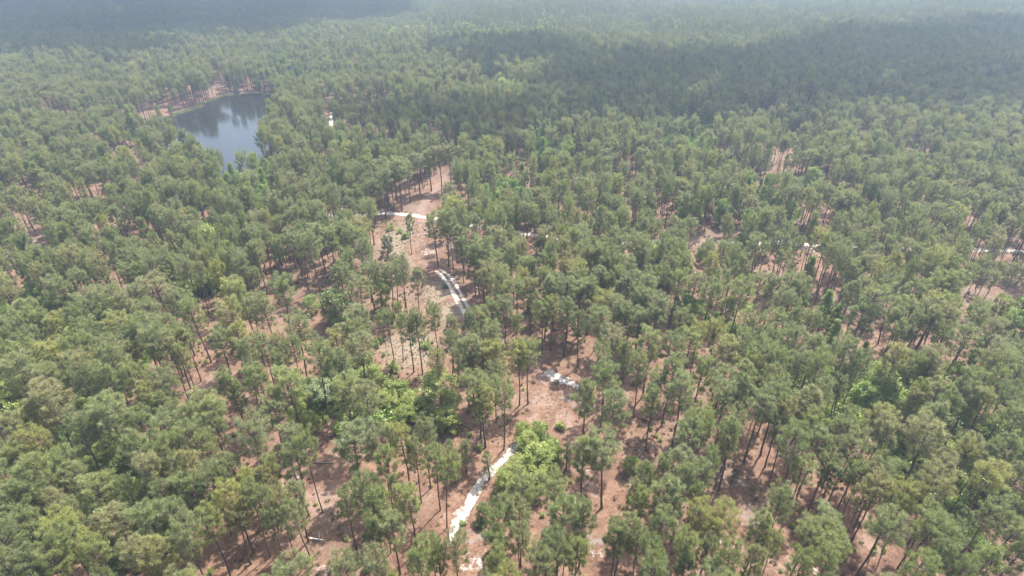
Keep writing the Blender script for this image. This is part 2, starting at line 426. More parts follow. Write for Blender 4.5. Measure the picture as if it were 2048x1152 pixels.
def pine_shape(seed, base, rad, style, n_limb, n_blade, blen, bwid, hh=17.0):
    """needle blades, limbs and trunk of a pine hh metres tall with crown radius rad, lowest live limb at base*hh"""
    r = np.random.default_rng(seed)
    lean = r.normal(0, 0.35, 2)
    zz = np.linspace(0, hh, 9)
    wob = np.cumsum(r.normal(0, 0.07, (9, 2)), 0)
    wob -= wob[0]
    tp = np.c_[lean[0] * (zz / hh) ** 1.5 + wob[:, 0], lean[1] * (zz / hh) ** 1.5 + wob[:, 1], zz]
    tr = np.interp(zz / hh, [0, 0.03, 0.5, 1], [0.27, 0.215, 0.16, 0.035])
    tv, tf = tube(tp, tr, 7, 0)
    bv, bf, tufts, tdir = [], [], [], []
    zb = base * hh
    ga = r.uniform(0, 6.28)
    lop = r.uniform(0, 6.28)
    for i in range(n_limb):
        t = ((i + r.uniform(0.1, 0.9)) / n_limb) ** 0.9
        z = zb + (hh * 0.985 - zb) * t
        ga += 2.4 + r.normal(0, 0.35)
        if style == 'round':
            prof = math.sqrt(max(0.05, 1 - ((t - 0.38) / 0.66) ** 2))
        elif style == 'flat':
            prof = math.sqrt(max(0.08, 1 - ((t - 0.58) / 0.6) ** 2))
        elif style == 'cone':
            prof = max(0.12, (1.02 - t) ** 0.8) * (0.55 + 0.45 * min(1, t / 0.12))
        else:
            prof = math.sqrt(max(0.08, 1 - ((t - 0.3) / 0.75) ** 2)) * (0.8 + 0.2 * math.sin(9 * t + seed))
        L = rad * prof * r.uniform(0.62, 1.12) * (1 + 0.18 * math.cos(ga - lop))
        pitch = R(-6 + 52 * t ** 1.2 + r.normal(0, 8))
        dx = np.array([math.cos(ga), math.sin(ga), 0])
        o = np.array([np.interp(z, zz, tp[:, 0]), np.interp(z, zz, tp[:, 1]), z])
        s = np.array([0, 0.35, 0.7, 1.0])
        curve = 0.28 * L
        path = o + np.outer(s * L * math.cos(pitch), dx) + np.outer(s * L * math.sin(pitch) + curve * s ** 2.2, [0, 0, 1])
        path[1:3] += r.normal(0, 0.06 * L, (2, 3)) * [1, 1, 0.4]
        v, f = tube(path, [0.055 + 0.012 * L, 0.045, 0.03, 0.012], 3, len(bv))
        bv += v; bf += f
        k = max(3, int(2.6 * L + 2))
        for j in range(k):
            u = 1.0 if j == 0 else r.uniform(0.36, 1.0) ** 0.75
            p = np.array([np.interp(u, s, path[:, c]) for c in range(3)])
            sd = np.cross(dx, [0, 0, 1]) * r.choice([-1, 1])
            tl = 0.0 if j == 0 else r.uniform(0.25, 0.95) * (0.5 + 0.35 * (1 - u) * L)
            d = unit(dx * 0.55 + sd * r.uniform(0.35, 1.0) + np.array([0, 0, r.uniform(0.2, 0.7)]))
            tufts.append(p + d * tl); tdir.append(unit(d * 0.6 + dx * 0.3 + np.array([0, 0, 0.75])))
    for q in range(5):                                   # leader tufts
        tufts.append(tp[-1] + r.normal(0, 0.18, 3) - [0, 0, 0.2 * q]); tdir.append(unit(np.array([0, 0, 1.0]) + r.normal(0, 0.3, 3)))
    for q in range(r.integers(3, 7)):                    # bare dead limbs under the crown
        z = hh * r.uniform(base * 0.55, base)
        a = r.uniform(0, 6.28)
        o = np.array([np.interp(z, zz, tp[:, 0]), np.interp(z, zz, tp[:, 1]), z])
        e = o + np.array([math.cos(a), math.sin(a), r.uniform(-0.25, 0.2)]) * r.uniform(0.5, 1.6)
        v, f = tube([o, (o + e) / 2 + [0, 0, 0.08], e], [0.04, 0.03, 0.012], 3, len(bv))
        bv += v; bf += f
    tufts, tdir = np.array(tufts), np.array(tdir)
    per = max(3, n_blade // len(tufts))
    n = per * len(tufts)
    c = np.repeat(tufts, per, 0)
    d = unit(np.repeat(tdir, per, 0) * 0.75 + unit(r.normal(size=(n, 3))))
    c = c + r.normal(0, 0.10, (n, 3)) + d * r.uniform(-0.05, 0.22, n)[:, None]
    nv, nf = blades(c, d, blen * r.uniform(0.65, 1.25, n), bwid * r.uniform(0.7, 1.3, n), r)
    return (nv, nf), (bv, bf), (tv, tf)

def broad_shape(seed, hh, rad, style, n_clump, n_leaf, lsize):
    """leaf quads, limbs and trunk of a leafy tree hh metres tall"""
    r = np.random.default_rng(seed)
    zb = 0.12 * hh if style != 'airy' else 0.35 * hh
    cen, csz, bv, bf = [], [], [], []
    zz = np.linspace(0, hh * 0.92, 6)
    tp = np.c_[np.cumsum(r.normal(0, 0.08, 6)), np.cumsum(r.normal(0, 0.08, 6)), zz]
    tv, tf = tube(tp, np.interp(zz / hh, [0, 0.05, 1], [0.022 * hh, 0.016 * hh, 0.02]), 6, 0)
    for i in range(n_clump):
        t = r.uniform(0, 1) ** 0.85
        z = zb + (hh - zb) * t
        if style == 'cone':
            prof = (1.0 - t) ** 0.85 + 0.06
        else:
            prof = math.sqrt(max(0.04, 1 - ((t - 0.42) / 0.60) ** 2))
        a = r.uniform(0, 6.28)
        q = rad * prof * math.sqrt(r.uniform(0.15, 1.0)) * r.uniform(0.8, 1.12)
        p = np.array([math.cos(a) * q, math.sin(a) * q, z])
        cen.append(p); csz.append(rad * r.uniform(0.17, 0.32))
        if i % 3 == 0:
            zo = max(0.1 * hh, z - q * 0.75)
            o = np.array([np.interp(zo, zz, tp[:, 0]), np.interp(zo, zz, tp[:, 1]), zo])
            v, f = tube([o, o * 0.45 + p * 0.55 + [0, 0, 0.1], p], [0.008 * hh, 0.005 * hh, 0.01], 3, len(bv))
            bv += v; bf += f
    per = n_leaf // n_clump
    c = np.repeat(np.array(cen), per, 0)
    sz = np.repeat(np.array(csz), per)
    d = unit(r.normal(size=(len(c), 3))) * (r.uniform(0, 1, len(c)) ** 0.45 * sz)[:, None]
    d[:, 2] = d[:, 2] * 0.75
    c = c + d
    c[:, 2] = np.maximum(c[:, 2], 0.06 * hh)
    lv, lf = leaf_quads(c, lsize * r.uniform(0.6, 1.3, len(c)), r)
    return (lv, lf), (bv, bf), (tv, tf)

def shrub_shape(seed, hh, rad, n_leaf, lsize):
    r = np.random.default_rng(seed)
    bv, bf, cen = [], [], []
    for i in range(9):
        a = r.uniform(0, 6.28); q = rad * r.uniform(0.2, 0.85)
        p = np.array([math.cos(a) * q, math.sin(a) * q, hh * r.uniform(0.5, 0.95)])
        v, f = tube([[0.05 * math.cos(a), 0.05 * math.sin(a), 0], p * [0.45, 0.45, 0.55], p], [0.05, 0.03, 0.012], 3, len(bv))
        bv += v; bf += f
        cen += [p, p * [0.85, 0.85, 0.6] + r.normal(0, 0.15, 3), p * [1.05, 1.05, 0.35]]
    cen = np.array(cen)
    c = cen[r.integers(0, len(cen), n_leaf)] + unit(r.normal(size=(n_leaf, 3))) * (r.uniform(0, 1, n_leaf) ** 0.5 * rad * 0.36)[:, None]
    c[:, 2] = np.abs(c[:, 2]) * 0.95 + 0.05
    return leaf_quads(c, lsize * r.uniform(0.6, 1.3, n_leaf), r), (bv, bf), None

def parts(name, shp, leaf, bark):
    """three meshes of one plant model, to be shared by its copies"""
    (lv, lf), (bv, bf), tk = shp
    return {'crown': make_mesh(name + '_crown', lv, lf, [leaf]), 'branches': make_mesh(name + '_branches', bv, bf, [bark]),
            'trunk': make_mesh(name + '_trunk', tk[0], tk[1], [bark], smooth=True) if tk else None}

def whole(name, shp, leaf, bark, col):
    """the same model as one mesh, for the far forest"""
    (lv, lf), (bv, bf), tk = shp
    v, f, mi = [np.asarray(lv)], list(lf), [0] * len(lf)
    n = len(lv)
    for s in ((bv, bf), tk):
        if s and len(s[0]):
            v.append(np.asarray(s[0])); f += [tuple(i + n for i in q) for q in s[1]]; mi += [1] * len(s[1]); n += len(s[0])
    o = bpy.data.objects.new(name, make_mesh(name, np.concatenate(v), f, [leaf, bark], mi))
    col.objects.link(o)
    return o

# near pine models (radius in metres at height 17)
PM_SPEC = [(11, 0.62, 3.2, 'round'), (12, 0.57, 3.0, 'tall'), (13, 0.66, 3.4, 'flat'), (14, 0.60, 3.1, 'round'), (15, 0.52, 2.9, 'tall'),
           (16, 0.67, 3.2, 'round'), (17, 0.63, 3.3, 'flat'), (18, 0.56, 2.8, 'round')]
PM_SHAPE = [pine_shape(s, b, r_, st, 50, 14500, 0.46, 0.044) for s, b, r_, st in PM_SPEC]
PINES = [parts('pine', sh, PINE, BARK) for sh in PM_SHAPE]
PM_RAD = [q[2] for q in PM_SPEC]
DARK_SHAPE = pine_shape(31, 0.20, 3.6, 'tall', 60, 12000, 0.5, 0.07, 13.0)
DARK_PINE = parts('dark_pine', DARK_SHAPE, PINE_DARK, BARK)
YOUNG_SHAPE = pine_shape(33, 0.22, 1.3, 'tall', 30, 2400, 0.42, 0.055, 8.0)
YOUNG_PINE = parts('young_pine', YOUNG_SHAPE, PINE, BARK)
BS = {'round': [broad_shape(41 + i, 9.0, 3.3, 'round', 80, 9600, 0.23) for i in range(3)],
      'cone': [broad_shape(51 + i, 13.0, 2.6, 'cone', 90, 9600, 0.23) for i in range(2)],
      'airy': [broad_shape(61, 10.0, 3.0, 'airy', 46, 1700, 0.26)]}
SHRUB_SHAPE = [shrub_shape(71 + i, 2.4, 1.6, 1100, 0.24) for i in range(3)]
LEAFMAT = {'lime': LIME, 'green': GREEN, 'dark': DARKLEAF, 'silver': SILVER}
BROAD = {}
def broad_model(shape, i, tint):
    k = (shape, i, tint)
    if k not in BROAD:
        BROAD[k] = parts('leafy', BS[shape][i] if shape != 'shrub' else SHRUB_SHAPE[i], LEAFMAT[tint], GREYBARK)
    return BROAD[k]

def plant(name, model, loc, rot, scl, label, cat, group):
    e = bpy.data.objects.new(name, None)
    e.empty_display_size = 0.5
    scn.collection.objects.link(e)
    e.location, e.rotation_euler, e.scale = loc, (float(rng.normal(0, 0.025)), float(rng.normal(0, 0.025)), rot), scl
    tag(e, label, cat, group)
    for pn in ('trunk', 'branches', 'crown'):
        if model[pn] is not None:
            o = link(pn, model[pn], e)
            if pn == 'branches':
                o['kind'] = 'stuff'
    return e

# ------------------------------------------------------------------ pines picked out of the photograph: crown centre and radius, in photo pixels x 3.84 from each corner
MARKS = {
 (0, 852): [(90,70,120),(290,120,110),(40,270,90),(170,260,120),(330,380,120),(60,450,120),(250,540,115),(620,90,130),(540,270,110),(740,190,70),(560,420,120),(90,640,140),(200,760,120),
  (450,620,120),(800,520,140),(600,700,100),(1020,500,80),(900,720,140),(480,830,140),(1150,770,130),(100,930,130),(270,1030,130),(560,930,120),(700,980,110),(60,1090,100),(1090,950,120),
  (1240,1020,140),(430,1080,120),(1360,700,110),(1440,920,120),(1600,760,100),(1250,80,130),(1080,230,120),(1280,210,110),(1430,130,130),(1560,180,90),(1190,350,130),(1350,320,100),
  (1500,330,110),(1450,470,120),(1280,560,90),(1620,420,110),(1820,330,120),(1740,420,70),(1950,140,140),(1900,460,90),(1790,560,110),(1800,730,110),(1690,70,90),(1930,580,80),(1880,700,70)],
 (512, 852): [(270,140,110),(400,230,90),(130,340,90),(300,310,100),(60,460,90),(740,140,170),(980,130,110),(1140,110,100),(1300,90,90),(1000,300,90),(1230,250,80),(1380,280,90),(1430,380,90),
  (860,400,80),(480,460,60),(600,520,70),(700,620,90),(800,530,90),(900,500,90),(970,600,80),(1090,520,60),(1190,600,100),(920,680,120),(1050,800,110),(880,830,90),(310,560,110),(70,580,90),
  (180,640,80),(330,700,90),(380,480,70),(130,760,80),(1350,930,90),(1550,980,110),(1250,1050,110),(970,1070,110),(660,1100,110),(1410,1090,60),(1860,520,130),(1830,800,90),(1900,650,100),
  (1850,980,110),(1930,740,80),(1850,1090,90)],
 (1024, 852): [(330,560,120),(90,540,120),(70,720,110),(370,760,130),(550,700,100),(560,250,130),(740,220,150),(60,900,100),(260,930,120),(390,1010,90),(500,970,100),(230,1070,100),(840,800,100),
  (800,900,110),(940,540,80),(900,640,70),(980,600,90),(1040,390,90),(1170,380,80),(1200,580,130),(970,920,90),(1080,970,90),(1150,770,110),(1320,290,120),(1330,450,90),(1440,380,100),(1530,300,80),
  (1340,110,120),(1460,70,90),(1440,560,70),(1390,730,110),(1380,940,100),(1480,1000,80),(1340,1110,100),(1060,1120,110),(1700,100,110),(1620,730,120),(1530,850,100),(1660,1060,100),(1900,800,110),
  (1890,540,110),(1860,1120,100)],
 (1536, 852): [(110,640,100),(230,190,110),(370,150,110),(270,350,110),(480,230,100),(620,220,110),(480,400,100),(640,380,110),(850,390,110),(830,500,110),(730,560,90),(420,760,130),(290,880,120),
  (500,940,120),(450,1070,110),(880,770,130),(1080,580,100),(1200,740,120),(1180,850,120),(1330,900,120),(1320,480,130),(1130,1080,110),(1330,1050,110),(1660,1090,120),(1350,290,120),(1480,230,90),
  (1550,200,110),(1220,100,150),(860,80,120),(580,60,100),(330,50,100),(130,70,100),(1690,380,130),(1640,230,90),(1840,220,110),(1900,380,100),(1780,680,130),(1660,740,100),(1860,870,110),
  (1880,1000,110),(1450,1120,80),(230,1120,90),(30,780,90),(40,950,70),(960,640,80),(1840,60,110),(440,330,80),(560,340,80),(700,420,80)],
 (0, 560): [(60,90,110),(330,100,110),(500,90,110),(640,60,110),(240,270,130),(650,230,120),(810,190,100),(1190,270,110),(960,250,90),(1220,90,130),(1050,130,100),(1360,200,100),(1500,270,90),
  (90,390,110),(230,370,100),(330,350,90),(460,390,110),(620,330,90),(680,430,110),(900,370,110),(1100,400,120),(1270,390,90),(130,490,110),(300,470,90),(570,540,110),(250,580,110),(420,610,120),
  (830,530,110),(1000,510,110),(1170,510,120),(1330,470,110),(1430,460,90),(60,610,90),(160,740,140),(380,780,130),(590,720,120),(700,640,90),(840,650,110),(1000,600,100),(1150,620,110),(1310,560,100),
  (1420,620,80),(680,780,100),(850,780,120),(1000,800,110),(1300,800,110),(390,980,160),(870,1000,130),(70,1000,110),(860,1100,150),(1130,930,110),(1260,990,120),(1620,1030,160),(250,1100,120),
  (1100,1110,110),(1340,1120,110),(1520,1090,100),(1700,500,110),(1860,500,120),(1900,600,90),(1790,300,120),(1920,270,100),(1780,90,100),(1880,150,100),(1790,800,100),(1910,760,90),(1830,910,80)],
 (512, 560): [(190,120,110),(80,260,90),(100,380,90),(60,520,90),(310,400,120),(580,340,90),(790,310,120),(460,620,120),(280,560,80),(160,520,80),(230,640,80),(680,660,120),(800,520,120),(640,480,110),
  (780,420,90),(250,850,150),(120,1010,120),(700,900,140),(840,900,120),(900,1050,150),(170,700,60),(1020,320,80),(1090,290,60),(1170,350,90),(1240,370,90),(1380,300,70),(1430,270,100),(1490,400,80),
  (1590,370,80),(1520,490,80),(1720,300,90),(1830,280,80),(1910,250,90),(1790,450,100),(1650,560,110),(1620,640,100),(1720,640,110),(1850,600,110),(1390,640,80),(1710,830,130),(1840,760,90),
  (1750,950,130),(1900,880,100),(640,-20,90),(800,100,100),(930,-30,80),(1020,-20,80),(1130,-40,80),(1180,0,80),(1260,-20,80),(1310,-50,80),(30,770,100),(610,830,60)],
 (512, 300): [(870,450,80),(920,490,60),(850,520,60),(1360,330,70),(1370,420,80),(1480,340,70),(1480,430,70),(1380,600,80),(1460,560,80),(1500,640,80),(1590,680,90),(1740,820,110),(1640,580,80),
  (1560,480,90),(1680,480,80),(1790,600,90),(1850,520,80),(1830,720,90),(1880,900,90),(1750,980,90),(1900,1000,80),(1820,1040,80),(480,660,90),(700,650,90),(790,620,90),(780,710,90),(620,650,80),
  (560,700,90),(430,760,90),(330,740,80),(690,840,60),(980,150,90),(960,230,80),(1040,240,70),(1090,170,80),(1160,150,70),(1240,100,70),(1330,80,70),(1410,60,70),(1490,50,70)],
 (1024, 560): [(40,90,90),(150,110,80),(260,110,90),(440,90,110),(520,130,100),(600,100,100),(680,190,90),(900,70,110),(1010,70,110),(480,40,90),(330,60,100),(240,260,80),(310,230,70),(420,260,90),
  (530,350,80),(690,340,110),(780,470,110),(800,220,100),(920,190,110),(1000,190,110),(1130,230,120),(1290,350,80),(880,300,100),(1000,330,100),(1100,330,90),(1060,530,110),(1180,530,100),(1340,520,110),
  (730,610,80),(650,680,110),(880,610,80),(990,690,80),(720,790,120),(580,920,110),(800,980,120),(1110,830,100),(1230,700,110),(1310,880,120),(1090,950,90),(1450,740,100),(1620,560,120),(1560,440,90),
  (1430,420,80),(1600,790,120),(1760,760,110),(1640,930,120),(1780,900,100),(1900,1000,130),(1700,1110,90),(1470,1100,100),(1340,1120,80),(1520,130,100),(1750,130,110),(1660,250,80),(1740,480,100),
  (1900,600,110),(1890,380,90),(1850,700,90),(130,600,110),(60,590,90),(1260,40,90),(1400,40,80),(1600,30,80),(1900,60,90),(20,350,60)],
 (1536, 560): [(30,90,90),(150,80,90),(270,80,90),(90,180,90),(160,260,80),(60,350,90),(200,340,80),(630,140,90),(720,90,80),(800,200,130),(700,280,110),(1000,110,90),(1130,100,100),(1290,80,110),
  (1390,60,100),(1280,200,110),(1040,230,100),(1190,260,100),(1360,330,110),(1400,230,90),(1000,320,90),(1080,350,80),(1050,440,90),(1230,320,90),(1480,470,110),(1330,440,80),(1590,330,90),(1780,260,110),
  (1620,240,80),(1690,430,100),(430,330,90),(300,330,70),(230,490,110),(360,560,110),(20,480,90),(20,640,90),(220,680,100),(370,690,100),(600,600,120),(690,680,90),(40,790,90),(280,950,130),(70,940,130),
  (390,900,90),(600,790,90),(560,850,80),(960,620,100),(1080,680,80),(1220,640,110),(1340,720,90),(1200,760,90),(1750,590,110),(1700,660,100),(1900,700,130),(1900,580,90),(1130,880,90),(1290,910,110),
  (1070,960,80),(1460,830,120),(1550,940,120),(1370,1010,100),(1700,910,90),(1860,920,110),(1780,830,80),(1880,1100,120),(1270,1090,120),(1640,1020,90),(820,1090,120),(960,1010,80),(920,930,80),
  (570,1120,90),(100,1060,90),(1450,690,80)],
}
pine_rows = []                                           # photo x, y of crown centre, radius px, height, ground x, y, crown radius m, model
for (ox, oy), rows in MARKS.items():
    for cx, cy_, cr in rows:
        px, py, pr = ox + cx / 3.84, oy + cy_ / 3.84, cr / 3.84
        mi = int(rng.integers(0, len(PINES)))
        zc = 17.0 * (0.5 + 0.5 * PM_SPEC[mi][1])
        depth = float(project(*ground(px, py, zc))[2])
        rad = pr * depth / FPX
        hh = float(np.clip(14.6 + 1.35 * rad + rng.normal(0, 1.5), 12.0, 22.0))
        p = ground(px, py, hh * (0.5 + 0.5 * PM_SPEC[mi][1]))
        pine_rows.append([px, py, pr, hh, float(p[0]), float(p[1]), rad, mi])
# drop near-duplicates where two crops overlap
keep = []
for r_ in sorted(pine_rows, key=lambda q: -q[2]):
    if all((r_[4] - k[4]) ** 2 + (r_[5] - k[5]) ** 2 > 1.9 ** 2 for k in keep):
        keep.append(r_)
pine_rows = keep
# leafy trees picked out of the photograph: px, py (crown centre), radius px, shape, tint, label
LEAFY = [
 (882, 790, 34, 'round', 'lime', 'round lime-green tree at the clearing edge'), (898, 842, 21, 'round', 'lime', 'low lime-green tree at the foot of the round lime tree'),
 (1058, 893, 21, 'round', 'lime', 'uppermost lime tree of the clump beside the sandy track'), (1048, 868, 16, 'round', 'lime', 'small pale lime tree at the top end of the white sand'),
 (1076, 862, 15, 'round', 'green', 'small deeper green tree at the top of the lime clump'), (1076, 930, 29, 'round', 'lime', 'largest lime tree in the clump beside the track'),
 (1040, 943, 24, 'round', 'lime', 'lime tree leaning over the white sand track'), (1099, 914, 21, 'round', 'lime', 'lime tree on the far side of the clump beside the track'),
 (1071, 964, 24, 'round', 'lime', 'lowest lime tree of the clump beside the track'), (1012, 967, 20, 'round', 'lime', 'lime tree hanging over the widest white sand bend'),
 (642, 789, 26, 'round', 'silver', 'silvery green tree among pines and dark leafy trees'), (616, 787, 24, 'round', 'dark', 'dark leafy tree left of the silvery green tree'),
 (673, 617, 31, 'round', 'dark', 'dark round leafy tree at the clearing edge'), (622, 609, 15, 'round', 'green', 'small pale green tree left of the dark round tree'),
 (1604, 609, 15, 'cone', 'green', 'pointed bright-green tree, left of two in dense pines'), (1648, 628, 19, 'cone', 'green', 'pointed bright-green tree, right of two in dense pines'),
 (1668, 645, 15, 'cone', 'green', 'shorter bright-green tree beside the two pointed ones'), (1662, 682, 18, 'cone', 'green', 'bright-green leafy column below the pointed trees'),
 (1724, 710, 13, 'cone', 'green', 'small bright-green spire in front of the red soil'), (1752, 770, 36, 'round', 'green', 'wide light-green tree among dense pines'),
 (1728, 800, 28, 'round', 'green', 'light-green tree in front of the wide light-green tree'), (1778, 800, 24, 'round', 'green', 'light-green tree to the right of the wide light-green tree'),
 (1950, 720, 20, 'cone', 'green', 'bright-green tree poking through dense pines near the right edge'), (2025, 648, 24, 'round', 'green', 'bright-green tree at the right photo edge'),
 (1975, 771, 17, 'round', 'green', 'low green tree in the dense stand near the right edge'), (1828, 840, 15, 'round', 'green', 'low green tree under the dense grey-green pines'),
 (1365, 613, 25, 'round', 'green', 'larger mid-green tree in the centre stand'), (1388, 628, 22, 'round', 'green', 'mid-green tree just right of the larger one'),
 (1425, 646, 19, 'round', 'green', 'mid-green tree farthest right of the centre trio'), (1485, 648, 26, 'airy', 'green', 'thin open tree with visible limbs and sparse leaves'),
 (1068, 606, 12, 'round', 'lime', 'small lime sapling between pine trunks'), (70, 594, 21, 'round', 'green', 'pale green shrubby tree in the upper stand at left'),
 (208, 636, 23, 'round', 'green', 'bright-green tree among the dense pines at left'), (109, 612, 16, 'round', 'green', 'low green tree beside the pale dirt at left'),
 (12, 787, 24, 'round', 'lime', 'lime-green tree at the left photo edge'), (170, 826, 20, 'round', 'lime', 'lime-green tree under the broad pines at left'),
 (188, 795, 22, 'round', 'dark', 'dark green tree under dense pines at left'), (216, 909, 22, 'round', 'lime', 'brightest lime tree among the dense pines'),
 (177, 943, 18, 'round', 'lime', 'lime tree just left of the brightest lime tree'), (242, 943, 26, 'round', 'dark', 'dark green tree just below the brightest lime tree'),
 (600, 838, 20, 'round', 'lime', 'lime tree in front of the dark leafy tree'), (620, 848, 18, 'round', 'lime', 'second lime tree in front of the dark leafy tree'),
 (1795, 950, 24, 'round', 'dark', 'dark leafy tree at the head of the shaded gap'), (1830, 968, 26, 'round', 'dark', 'dark leafy tree behind two bare trunks'),
 (1915, 1040, 24, 'round', 'dark', 'dark leafy tree under the pines near the right edge'), (1935, 1090, 26, 'round', 'green', 'green tree deep in the lower right stand'),
 (2020, 1020, 24, 'round', 'dark', 'dark leafy tree at the lower right edge'), (1990, 990, 22, 'round', 'dark', 'dark leafy tree between the lower right pines'),
 (302, 1010, 24, 'round', 'dark', 'dark leafy tree by the shaded hollow'), (1262, 932, 15, 'round', 'green', 'bright green shrubby tree behind the two tall pines'),
 (1300, 525, 34, 'round', 'green', 'large bright-green tree below the sandy road'), (1275, 540, 26, 'round', 'green', 'bright-green tree left of the large one below the road'),
 (1330, 545, 26, 'round', 'green', 'bright-green tree right of the large one below the road'), (745, 755, 20, 'round', 'lime', 'lime tree at the top of the scrubby slope'),
 (785, 788, 19, 'round', 'lime', 'lime tree in the scrub nearest the pink clearing'), (801, 786, 17, 'round', 'lime', 'lime tree at the right tip of the scrub'),
 (762, 805, 19, 'round', 'lime', 'lime tree in the middle of the scrub'), (782, 812, 16, 'round', 'lime', 'low lime tree in the scrub middle'),
 (822, 812, 19, 'round', 'lime', 'lime tree in the scrub left of the round lime tree'), (845, 820, 19, 'round', 'lime', 'lime tree touching the round lime tree'),
 (812, 836, 18, 'round', 'lime', 'lime tree at the bottom of the scrub'), (965, 1025, 15, 'round', 'dark', 'dark leafy tree on the right bank of the sandy track'),
 (430, 1005, 18, 'round', 'dark', 'dark leafy tree in the lower left hollow'), (1905, 745, 18, 'round', 'green', 'green tree under grey pines at the far right'),
]
OPEN = [[(760, 455), (800, 440), (700, 430), (700, 420), (862, 430), (864, 530), (905, 580), (948, 640), (900, 652), (850, 600), (845, 548), (800, 522), (748, 522)],
        [(850, 415), (878, 350), (918, 335), (884, 402)], [(1068, 772), (1085, 742), (1165, 795), (1140, 880), (1090, 872), (1055, 835)],
        [(878, 1095), (932, 1000), (982, 930), (1048, 858), (1064, 870), (1015, 940), (965, 1020), (950, 1095)], [(392, 765), (412, 690), (440, 690), (432, 780), (402, 825), (382, 805)],
        [(1370, 462), (1500, 482), (1490, 508), (1380, 514)],
        [(1465, 955), (1520, 990), (1525, 1050), (1485, 1025)], [(1700, 1065), (1760, 1060), (1750, 1130), (1690, 1110)], [(590, 960), (685, 955), (672, 1020), (615, 1012)],
        [(1088, 695), (1200, 690), (1190, 765), (1100, 748)], [(725, 690), (860, 690), (850, 790), (800, 780), (740, 740)], [(1225, 760), (1275, 755), (1285, 815), (1245, 830)],
        [(1200, 985), (1250, 975), (1260, 1040), (1215, 1050)], [(625, 1040), (700, 1050), (705, 1110), (640, 1110)]]
def over_open(px, py, pr):
    """whether a crown at photo (px, py) would cover floor that the photo shows bare"""
    px, py, pr = np.asarray(px, float), np.asarray(py, float), np.asarray(pr, float)
    hit = np.zeros(px.shape, bool)
    for poly in OPEN:
        k = sum(in_poly(px + a * pr, py + b * pr, poly).astype(int) for a, b in ((0, 0), (0.7, 0), (-0.7, 0), (0, 0.7), (0, -0.7)))
        hit |= k >= 2
    return hit
def hides(r_, t):                                        # a pine the photo does not show in front of leafy tree t
    return math.hypot(r_[0] - t[0], (r_[1] - t[1]) * 0.9) < 0.75 * t[2] + 0.5 * r_[2] and r_[1] > t[1] - 0.7 * t[2]
pine_rows = [r_ for r_ in pine_rows if not any(hides(r_, t) for t in LEAFY if t[2] >= 14)]
pine_rows = [r_ for r_ in pine_rows if not over_open(r_[0], r_[1], r_[2])]
pine_rows.sort(key=lambda q: -(q[2] + 0.02 * q[1]))
near_pines, mid_pines = pine_rows[:296], pine_rows[296:]

LANDMARKS = [(905, 1075, 'the white sand at the foot of the track'), (1070, 935, 'the lime-green leafy clump beside the track'), (882, 790, 'the round lime-green tree'),
             (1125, 765, 'the white sand streak below the trunks'), (1178, 985, 'the two tall pines on bare red soil'), (632, 1079, 'the bleached fallen log'),
             (1612, 612, 'the pointed bright-green trees'), (1752, 775, 'the wide light-green leafy tree'), (1650, 1000, 'the bunch of thin leaning trunks'),
             (642, 795, 'the silvery green tree'), (673, 618, 'the dark round leafy tree'), (15, 790, 'the lime shrubs at the photo edge'), (228, 915, 'the lime shrubs among dense pines'),
             (405, 760, 'the narrow strip of bare pink soil'), (2048, 1152, 'the bottom right photo corner'), (0, 1152, 'the bottom left photo corner'),
             (1452, 1088, 'the small sand patch by the bottom edge'), (1365, 612, 'the mid-green leafy trees in the stand'), (1975, 900, 'the dark leafy gap'),
             (1480, 966, 'the pale sand under leaning trunks'), (1225, 1085, 'the grey dirt by the bottom edge'), (400, 1000, 'the dark shaded hollow'),
             (70, 1000, 'the red-floored gap in dense pines'), (210, 640, 'the pale green shrub in the upper stand'), (1800, 690, 'the red soil under dense pines'), (740, 1130, 'the pale sand at the bottom edge')]
ORD = ['first', 'second', 'third', 'fourth', 'fifth', 'sixth', 'seventh', 'eighth', 'ninth', 'tenth', 'eleventh', 'twelfth', 'thirteenth', 'fourteenth', 'fifteenth', 'sixteenth']
def sector(dx, dy):
    if abs(dx) >= abs(dy):
        return 'left of' if dx < 0 else 'right of'
    return 'beyond' if dy < 0 else 'in front of'
LM = np.array([(a, b) for a, b, _ in LANDMARKS], float)
slots = {}
for r_ in near_pines:
    d = np.hypot(LM[:, 0] - r_[0], LM[:, 1] - r_[1])
    k = int(np.argmin(d))
    slots.setdefault((k, sector(r_[0] - LM[k, 0], r_[1] - LM[k, 1])), []).append((float(d[k]), r_))
for (k, sec), lst in slots.items():
    lst.sort(key=lambda q: q[0])
    for i, (_, r_) in enumerate(lst):
        look = 'broad-crowned pine' if r_[6] > 3.4 else 'slim-crowned pine' if r_[6] < 2.45 else 'round-crowned pine'
        label = f'{look}, {ORD[i]} pine {sec} {LANDMARKS[k][2]}'
        px, py, pr, hh, x, y, rad, mi = r_
        s = rad / PM_RAD[mi] * (0.90 + 0.10 * min(1, max(0, (py - 750) / 250)))
        plant('pine_tree', PINES[mi], (x, y, 0), float(rng.uniform(0, 6.28)), (s, s, hh / 17.0), label, 'pine tree', 'pines of the open stand')

